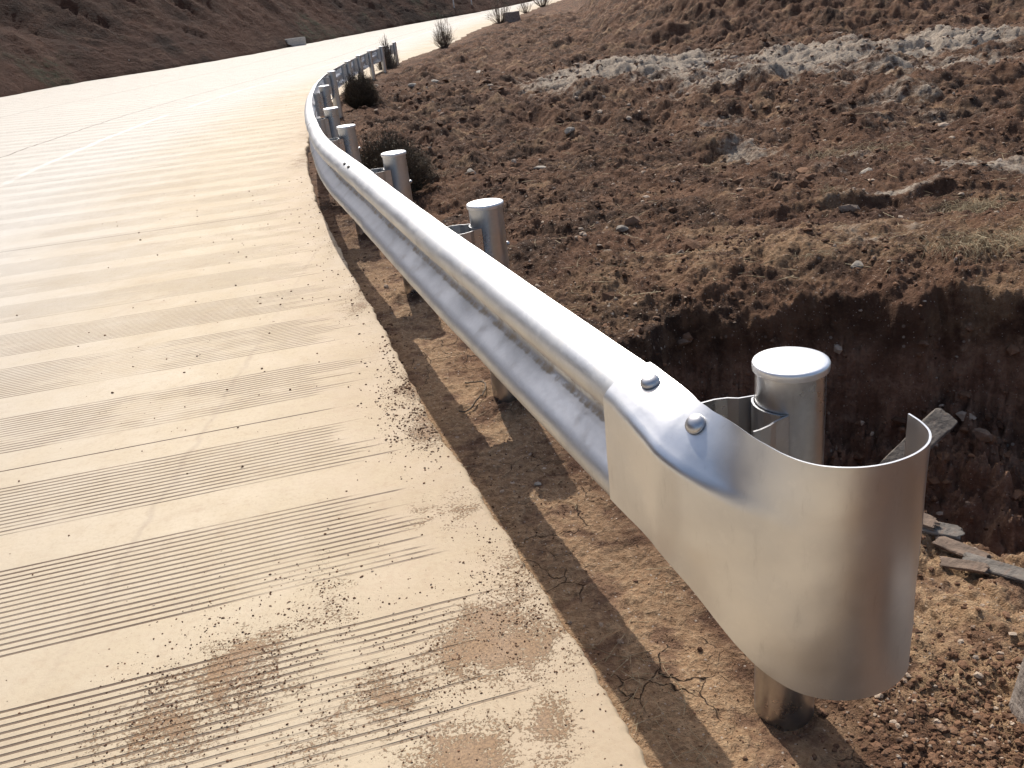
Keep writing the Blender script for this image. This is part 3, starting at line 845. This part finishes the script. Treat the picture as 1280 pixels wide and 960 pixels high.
# ------------------------------------------------------------------ shrubs
def dense_bush(name, x, y, rad, hgt, n, label, mat, seed, leaves=0, mat_leaf=None, group=None, spread=1., thick=.0032, cat='bush'):
    r = np.random.default_rng(seed)
    z0 = float(ground_h(np.array([x]), np.array([y]))[0])
    e = empty(name, (x, y, z0-.03), label, cat, group)
    paths = []; tips = []
    for k in range(n):
        a = r.uniform(0, 2*pi); el = r.uniform(.1, 1)**.6
        L = hgt*r.uniform(.55, 1.07)*(1+.09*sin(a*3+seed))
        out = rad*np.sqrt(r.uniform(0, 1))*spread
        b = np.array([cos(a), sin(a), 0])*r.uniform(0, .18)*rad
        tip = np.array([cos(a)*out, sin(a)*out, L*np.sqrt(max(.08, 1-(out/rad/1.08)**2))])
        mid = (b+tip)/2+np.array([cos(a), sin(a), 0])*out*.16+r.normal(0, .03*hgt, 3); mid[2] = max(mid[2]-.04*hgt, .02)
        u = np.linspace(0, 1, 6)[:, None]
        pts = (1-u)**2*b+2*u*(1-u)*mid+u*u*tip+r.normal(0, .008*hgt, (6, 3))
        paths.append((pts, thick*np.linspace(1.3, .35, 6)*r.uniform(.7, 1.3)))
        for w in range(3):
            i = r.integers(2, 5); d = pts[i+1]-pts[i]; d /= np.linalg.norm(d); d = d+r.normal(0, .55, 3); d[2] = abs(d[2])*.8+.1; d /= np.linalg.norm(d)
            l = hgt*r.uniform(.12, .3)
            q = pts[i]+d*np.linspace(0, l, 4)[:, None]+r.normal(0, .004, (4, 3))
            paths.append((q, thick*.6*np.linspace(1, .4, 4))); tips += [q[-1], q[2]]
        tips += [pts[-1], pts[-2], pts[3]]
    V, F = tube_mesh(paths, 3)
    o = np_mesh('twigs', V, F, mat, e)
    if leaves:
        T = np.array(tips); idx = r.integers(0, len(T), leaves); c = T[idx]+r.normal(0, .025, (leaves, 3)); c[:, 2] = np.maximum(c[:, 2], .02)
        s = r.uniform(.006, .016, (leaves, 1))
        d1 = r.normal(0, 1, (leaves, 3)); d1 /= np.linalg.norm(d1, axis=1)[:, None]
        d2 = np.cross(d1, r.normal(0, 1, (leaves, 3))); d2 /= np.linalg.norm(d2, axis=1)[:, None]
        V = np.stack([c-d1*s, c+d2*s*.45, c+d1*s, c-d2*s*.45], 1).reshape(-1, 3)
        np_mesh('leaves', V, np.arange(len(V)).reshape(-1, 4), mat_leaf, e, smooth=False)
    return e

M_tw1 = mat_twig('dry_twig', (.050, .036, .024), (.13, .092, .058))
M_tw2 = mat_twig('bare_branch', (.12, .09, .068), (.24, .19, .145))
M_lf1 = mat_twig('dull_leaf', (.040, .034, .018), (.110, .080, .045))
dense_bush('low_bush', -.98, 8.75, .50, .64, 1500, 'wide low dark twiggy bush behind the fourth guardrail post', M_tw1, 11, 6500, M_lf1, spread=1.)
dense_bush('round_bush', -2.28, 18.0, .36, .72, 1300, 'small rounded dark bush standing behind the far guardrail posts, beyond the wide low bush', M_tw1, 12, 7000, M_lf1, thick=.004)
dense_bush('bare_shrub', -2.93, 31.9, .36, 1.35, 230, 'bare grey twiggy shrub in front of the last guardrail posts', M_tw2, 13, 0, M_lf1, thick=.011)
dense_bush('bare_shrub', -1.15, 41.0, .48, 1.40, 110, 'bare round-topped shrub alone at the road edge past the guardrail', M_tw2, 14, 0, M_lf1, thick=.008)
dense_bush('bare_shrub', 2.0, 57.5, .8, 1.75, 60, 'bare shrub beside the grey stone block at the distant road edge', M_tw2, 15, 0, M_lf1, thick=.012)
dense_bush('bare_shrub', 6.3, 76.5, .9, 1.7, 50, 'farthest bare shrub at the top of the road edge', M_tw2, 16, 0, M_lf1, thick=.016)
dense_bush('bare_shrub', 4.3, 68., .6, 1.5, 22, 'thin bare shrub between the stone block and the farthest shrub', M_tw2, 17, 0, M_lf1, thick=.014)

# ------------------------------------------------------------------ small things
def rough_box(name, loc, size, rotz, mat, label, cat, seed, tilt=(0, 0), jit=.04, group=None, sub=5):
    """box with broken edges: subdivided, rounded and jittered"""
    import bmesh
    bm = bmesh.new(); bmesh.ops.create_cube(bm, size=1.)
    bmesh.ops.bevel(bm, geom=bm.edges[:], offset=.07, segments=2, profile=.6, affect='EDGES')
    bmesh.ops.subdivide_edges(bm, edges=bm.edges[:], cuts=sub, use_grid_fill=True)
    r = np.random.default_rng(seed)
    ox, oy = r.uniform(0, 50, 2)
    for v in bm.verts:
        n_ = np.array([float(perlin(v.co.x*3+ox+v.co.z*2, v.co.y*3+oy)), float(perlin(v.co.y*3+ox, v.co.z*3+oy+v.co.x)), float(perlin(v.co.z*3+ox, v.co.x*3+oy))])
        n2 = np.array([float(perlin(v.co.x*9+ox+v.co.z*5, v.co.y*9+oy)), float(perlin(v.co.y*9+ox, v.co.z*9+oy)), 0])
        v.co += Vector(n_*jit*2+n2*jit)
        v.co.x *= size[0]; v.co.y *= size[1]; v.co.z *= size[2]
    me = bpy.data.meshes.new(name); bm.to_mesh(me); bm.free(); me.materials.append(mat)
    me.polygons.foreach_set('use_smooth', [True]*len(me.polygons))
    o = bpy.data.objects.new(name, me); COL.objects.link(o)
    o.location = loc; o.rotation_euler = (tilt[0], tilt[1], rotz)
    o.data.set_sharp_from_angle(angle=radians(35))
    tag(o, label, cat, group)
    return o

def gh(x, y): return float(ground_h(np.array([x]), np.array([y]))[0])
M_st = mat_stone((.20, .14, .10)); M_stp = mat_stone((.36, .31, .25), 'pale_stone'); M_slab = mat_stone((.18, .155, .13), 'grey_slab'); M_cb = mat_stone((.30, .255, .22), 'grey_block'); M_bar = mat_stone((.50, .46, .42), 'pale_concrete')

rough_box('stone_block', (2.72, 57.2, gh(2.72, 57.2)+.22), (.95, .6, .62), .2, M_cb, 'grey square stone block at the distant road edge', 'stone block', 1, jit=.02)
# grey slab in the pit
rough_box('broken_slab', (1.93, 3.62, -.66), (.12, .40, .018), -1.0, M_slab, 'thin grey broken slab leaning in the dark pit behind the terminal', 'slab', 2, tilt=(.62, .35), jit=.035)
# shards on the near lip
sh = [(1.16, 2.28, .24, .045, .014, -.75, 'long grey flat shard on the pit lip nearest the terminal'), (1.24, 2.20, .16, .05, .016, -.5, 'short grey shard lying across the long shard on the pit lip'),
      (1.28, 2.10, .15, .042, .014, -.95, 'broad pale shard in the middle of the pit lip'), (1.33, 2.00, .17, .045, .014, -.8, 'narrow grey shard at the right end of the pit lip row'),
      (1.25, 2.03, .12, .035, .012, -.6, 'small brown-grey shard below the broad pale shard')]
for i, (x, y, a, b, c, rz, lb) in enumerate(sh):
    rough_box('flat_shard', (x, y, gh(x, y)+.012+.006*i), (a, b, c), rz, M_slab if i % 2 else M_st, lb, 'shard', 20+i, tilt=(.25, .12-.05*i), jit=.05, group='grey shards along the pit lip')
# concrete lump cut by the lower right corner
rough_box('concrete_block', (1.13, 1.30, -.02), (.17, .34, .24), -.10, M_cb, 'smooth grey concrete block at the bottom right corner of the ground', 'block', 40, tilt=(0, .12), jit=.0015)
# barrier and marker under the hillside
rough_box('concrete_barrier', (-10.9, 58.6, float(Z(-10.9, 58.6))+.22), (1.6, .3, .50), .97, M_bar, 'low pale concrete barrier at the foot of the hillside', 'barrier', 50, jit=.006)
rough_box('marker_stone', (-16.55, 45.0, float(Z(-16.5, 44.5))+.30), (.28, .22, .65), .3, M_bar, 'small white marker stone at the foot of the left hillside', 'marker', 51, jit=.01)
def pole(x, y, h, r, label):
    z = float(Z(x, y))-.1
    V, F = lathe([(r*1.5, 0), (r*1.5, .25), (r, .27), (r*.8, h), (.001, h+.02)], 12)
    o = link_mesh('pole', V, F.tolist(), M_bar, None); o.location = (x, y, z)
    tag(o, label, 'pole'); return o
pole(-1.0, 80.6, 5.5, .055, 'thin pale pole at the far road edge under the hillside, left of its darker neighbour')
pole(.55, 83.0, 5.5, .05, 'thin darker pole at the far road edge, right of the pale one')

# stones one can pick out -------------------------------------------------
stones = [(.935, 6.15, .055, 'pale upright stone on the soil right of the second guardrail post', 1), (.78, 5.72, .045, 'brown stone just below the pale upright stone', 0), (1.16, 5.25, .04, 'reddish stone left of the pit rim', 0),
          (2.02, 4.62, .05, 'flat pale stone on the lit rim above the pit', 1), (.12, 24.5, .22, 'white flat stone on the far soil left of the lime patch', 1), (2.45, 8.05, .07, 'pale stone below the small lime patch', 1),
          (3.05, 6.9, .07, 'pale oval stone left of the bright right-hand lime patch', 1), (-.15, 9.2, .08, 'pale flat stone right of the third guardrail post', 1), (-1.35, 20.6, .17, 'long pale stone right of the round bush', 1),
          (1.9, 3.45, .05, 'small stone on the dark pit wall', 0), (1.55, 3.75, .07, 'brown lump of rock in the pit right of the nearest post', 0), (1.30, 3.45, .09, 'larger brown rock low in the pit behind the terminal', 0),
          (2.3, 3.7, .05, 'grey pebble on the right side of the pit', 0), (-.1, 6.2, .04, 'small pale stone beside the second post shadow side', 1), (.55, 8.9, .07, 'pale stone in the middle of the open soil', 1),
          (1.05, 10.5, .08, 'light stone on the open soil beyond the second post', 1), (-.95, 21.5, .16, 'light stone upslope of the round bush', 1), (.05, 2.72, .016, 'tiny pale pebble on the packed strip', 1)]
import bmesh
for i, (x, y, s_, lb, pale) in enumerate(stones):
    r = np.random.default_rng(100+i)
    bm = bmesh.new(); bmesh.ops.create_icosphere(bm, subdivisions=2, radius=1.)
    ox = r.uniform(0, 90)
    planes = r.normal(0, 1, (9, 3)); planes /= np.linalg.norm(planes, axis=1)[:, None]; dist = r.uniform(.55, .85, 9)
    sc = np.array([r.uniform(.9, 1.3), r.uniform(.6, .9), r.uniform(.45, .7)])
    for v in bm.verts:
        c = np.array(v.co)
        for pn, pd in zip(planes, dist):
            k = c@pn-pd
            if k > 0: c = c-pn*k*.92
        c = c*sc*s_*(1+.05*float(perlin(c[0]*4+ox, c[1]*4+c[2]*3)))
        v.co = c
    me = bpy.data.meshes.new('stone'); bm.to_mesh(me); bm.free(); me.materials.append(M_stp if pale else M_st)
    o = bpy.data.objects.new('stone', me); COL.objects.link(o)
    o.location = (x, y, gh(x, y)+s_*.22); o.rotation_euler = (r.uniform(-.3, .3), r.uniform(-.3, .3), r.uniform(0, 6))
    tag(o, lb, 'stone', 'loose stones on the soil')

# dry grass tufts ---------------------------------------------------------
M_gr = mat_twig('dry_grass', (.22, .16, .09), (.42, .34, .21))
def tuft(x, y, n, L, label, seed, rad=.12, droop=1.):
    r = np.random.default_rng(seed); z0 = gh(x, y)
    paths = []
    for k in range(n):
        a = r.uniform(0, 2*pi); b = np.array([r.normal(0, rad), r.normal(0, rad*.5), -.01]); l = L*r.uniform(.5, 1.1)
        d = np.array([cos(a), sin(a)]); u = np.linspace(0, 1, 6)
        pts = np.stack([b[0]+d[0]*l*.75*u**1.2, b[1]+d[1]*l*.75*u**1.2, b[2]+l*(.85*u-droop*.75*u*u)], -1)
        paths.append((pts, .0016*np.linspace(1.2, .3, 6)*r.uniform(.6, 1.2)))
    V, F = tube_mesh(paths, 3)
    o = np_mesh('grass_tuft', V, F, M_gr); o.location = (x, y, z0)
    tag(o, label, 'grass tuft', 'dry grass tufts on the soil'); return o
tuft(2.72, 4.55, 240, .26, 'large straw-coloured grass tuft hanging over the right end of the pit rim', 1, .16, 1.2)
tuft(3.35, 5.8, 200, .28, 'straw-coloured grass tuft on the soil above the large one', 2, .13, 1.1)
tuft(3.0, 7.6, 60, .30, 'thin sparse dry grass on the soil below the right lime patch', 3, .14, .9)
tuft(3.6, 7.9, 60, .30, 'sparse dry grass beside the upper right lime patch', 4, .15, .9)
tuft(2.55, 6.35, 26, .22, 'few dry stalks on the dark earth step', 5, .06, .8)
tuft(1.05, 6.4, 16, .2, 'few pale stalks near the pale upright stone', 6, .05, .9)
tuft(1.85, 4.75, 30, .14, 'short straw wisps on the lit rim above the middle of the pit', 7, .06, 1.2)
tuft(-.42, 9.1, 14, .22, 'few pale stalks right of the wide low bush', 8, .05, .9)
# dead grass on the packed strip (uncountable litter)
def litter():
    r = np.random.default_rng(5); paths = []
    def add(x, y, l, th):
        z = gh(x, y); a = r.uniform(0, 2*pi); u = np.linspace(-.5, .5, 5); cv = r.normal(0, .25)*l
        pts = np.stack([x+np.cos(a)*l*u-np.sin(a)*cv*u*u, y+np.sin(a)*l*u+np.cos(a)*cv*u*u, z+.004+.012*r.random()+u*l*r.normal(0, .12)], -1)
        paths.append((pts, np.full(5, th)*r.uniform(.6, 1.2)))
    for k in range(60):
        y = r.uniform(1.15, 1.9); x = edge_x(y)+r.uniform(.03, .20); add(float(x), y, r.uniform(.03, .12), .0009)
    for k in range(130):
        y = r.uniform(1.9, 6.); x = edge_x(y)+r.uniform(.02, .75); add(float(x), y, r.uniform(.02, .09), .0010)
    for k in range(520):
        y = 4.4+8*r.random()**1.4; x = edge_x(y)+r.uniform(.9, 6); add(float(x), y, r.uniform(.04, .20), .0016*(1+y*.06))
    V, F = tube_mesh(paths, 3)
    o = np_mesh('straw_litter', V, F, M_gr); tag(o, 'scattered bits of straw and dead grass on the soil', 'litter', kind='stuff')
litter()
# a loop of thin root on the strip
r_ = np.random.default_rng(9); u = np.linspace(0, 1, 26)
rx = -.20+.10*np.sin(u*3.4)-.02; ry = 3.72-.30*u+.04*np.sin(u*6)
pts = np.stack([rx+.0, ry, ground_h(rx, ry)+.010+.012*np.sin(u*7)**2], -1)
V, F = tube_mesh([(pts, np.full(26, .0035))], 5)
o = np_mesh('root', V, F, M_tw1); tag(o, 'thin dark curved root lying on the soil between slab and guardrail', 'root')

# crumbs and clods --------------------------------------------------------
def scatter():
    r = np.random.default_rng(21)
    # soil clods on the right-hand ground
    N = 30000
    u = r.random(N); rad = 1.5*np.exp(u*np.log(24/1.5)); a = np.radians(r.uniform(-14, 48, N))
    x = rad*np.sin(a); y = rad*np.cos(a); d = edge_d(x, y)
    keep = (d > .02)
    keep &= (fbm(x, y, .8, 3, off=70) > -.05) | (r.random(N) < .25)
    near = d < .55
    keep &= ~near | (r.random(N) < .95)
    x, y, d, rad = x[keep], y[keep], d[keep], rad[keep]
    s = (.0011+.0030*r.random(len(x))**4)*rad*np.where(d < .55, .5, 1.)
    s = np.minimum(s*(1+1.8*(r.random(len(x)) > .985)), .07)
    xp = r.uniform(.5, 3.4, 1500); yp = r.uniform(2.3, 4.4, 1500); kp = pit_mask(xp, yp) > .12; xp, yp = xp[kp], yp[kp]
    x = np.concatenate([x, xp]); y = np.concatenate([y, yp]); s = np.concatenate([s, .006+.035*r.random(len(xp))**3])
    z = ground_h(x, y)+s*.12
    o = chunks('soil_clods', np.stack([x, y, z], -1), s, M_crumb, r, lime=np.clip(lime_at(x, y)*r.uniform(.3, 1.2, len(x)), 0, 1)); tag(o, 'loose clods and crumbs of brown soil strewn over the ground', 'soil', kind='stuff')
    # gravelly heap behind the terminal
    N = 3800; x = r.normal(.98, .17, N); y = r.normal(1.36, .16, N); s = .0025+.008*r.random(N)**3
    o = chunks('gravel', np.stack([x, y, ground_h(x, y)+s*.2], -1), s, M_crumb, r); tag(o, 'fine gravelly soil beside the terminal foot', 'gravel', kind='stuff')
    # crumbs on the slab, thick round the stains
    P = []
    for (x0, y0, rx, ry, k) in STAINS[:9]:
        n = int(7000*k*min(1.6, rx*ry/.09)); P.append(np.stack([r.normal(x0, rx*.55, n), r.normal(y0, ry*.55, n)], -1))
    n = 2300; yy = 1.0+9*r.random(n)**1.6; P.append(np.stack([edge_x(yy)-np.abs(r.normal(0, .9, n))-.02, yy], -1))
    n = 1400; yy = 1.1+9*r.random(n)**1.5; P.append(np.stack([edge_x(yy)-np.abs(r.normal(0, .10, n))-.01, yy], -1))
    P = np.concatenate(P)
    cl = fbm(P[:, 0], P[:, 1], .12, 3, off=80)
    P = P[(cl > -.1) | (r.random(len(P)) < .3)]
    P = P[edge_d(P[:, 0], P[:, 1]) < -.012]
    s = .0006+.0042*r.random(len(P))**8
    s *= np.clip(P[:, 1]/2.6, .7, 1.8)
    z = Z(P[:, 0], P[:, 1])+s*.25
    o = chunks('soil_crumbs', np.column_stack([P, z]), s, M_crumb, r); tag(o, 'tiny crumbs of brown soil scattered on the concrete slab', 'soil', kind='stuff')
scatter()

# ------------------------------------------------------------------ light, sky, camera
EL = radians(47); AZ = np.array([-.158, .987]); AZ = AZ/np.linalg.norm(AZ)
w = bpy.data.worlds.new('World'); scene.world = w; w.use_nodes = True
nt = w.node_tree; bg = nt.nodes['Background']
sky = nt.nodes.new('ShaderNodeTexSky'); sky.sky_type = 'NISHITA'; sky.sun_disc = False
sky.sun_elevation = EL; sky.sun_rotation = math.atan2(AZ[0], AZ[1]) % (2*pi)
sky.air_density = 1.; sky.dust_density = 3.6; sky.ozone_density = 1.
nt.links.new(sky.outputs[0], bg.inputs[0]); bg.inputs[1].default_value = .145
sl = bpy.data.lights.new('sun', 'SUN'); sl.energy = 4.5; sl.angle = radians(.53); sl.color = (1., .955, .88)
so = bpy.data.objects.new('sun', sl); COL.objects.link(so)
dirv = Vector((AZ[0]*cos(EL), AZ[1]*cos(EL), sin(EL)))
so.rotation_euler = dirv.to_track_quat('Z', 'Y').to_euler(); so.location = (0, 0, 30)

cam = bpy.data.cameras.new('camera'); co = bpy.data.objects.new('camera', cam); COL.objects.link(co)
cam.sensor_width = 36; cam.lens = 1072/1280*36; cam.clip_end = 2000; cam.clip_start = .05
P, R = radians(23.6), radians(7)
fwd = Vector((0, cos(P), -sin(P))); right = Vector((1, 0, 0)); up = right.cross(fwd)
# roll: picture-down tilts to the right of plumb
rx_ = right*cos(R)+(-up)*sin(R)*-1*-1
ux = up*cos(R)+right*sin(R)
rr_ = fwd.cross(ux)
co.matrix_world = Matrix(((rr_.x, ux.x, -fwd.x, 0), (rr_.y, ux.y, -fwd.y, 0), (rr_.z, ux.z, -fwd.z, 1.5), (0, 0, 0, 1)))
scene.camera = co
scene.view_settings.view_transform = 'Standard'; scene.view_settings.look = 'None'
scene.view_settings.gamma = 1; scene.view_settings.use_curve_mapping = False
scene.view_settings.exposure = .12
scene.render.resolution_x = 1024; scene.render.resolution_y = 768
scene.cycles.max_bounces = 5
scene.cycles.use_adaptive_sampling = True; scene.cycles.adaptive_threshold = .02
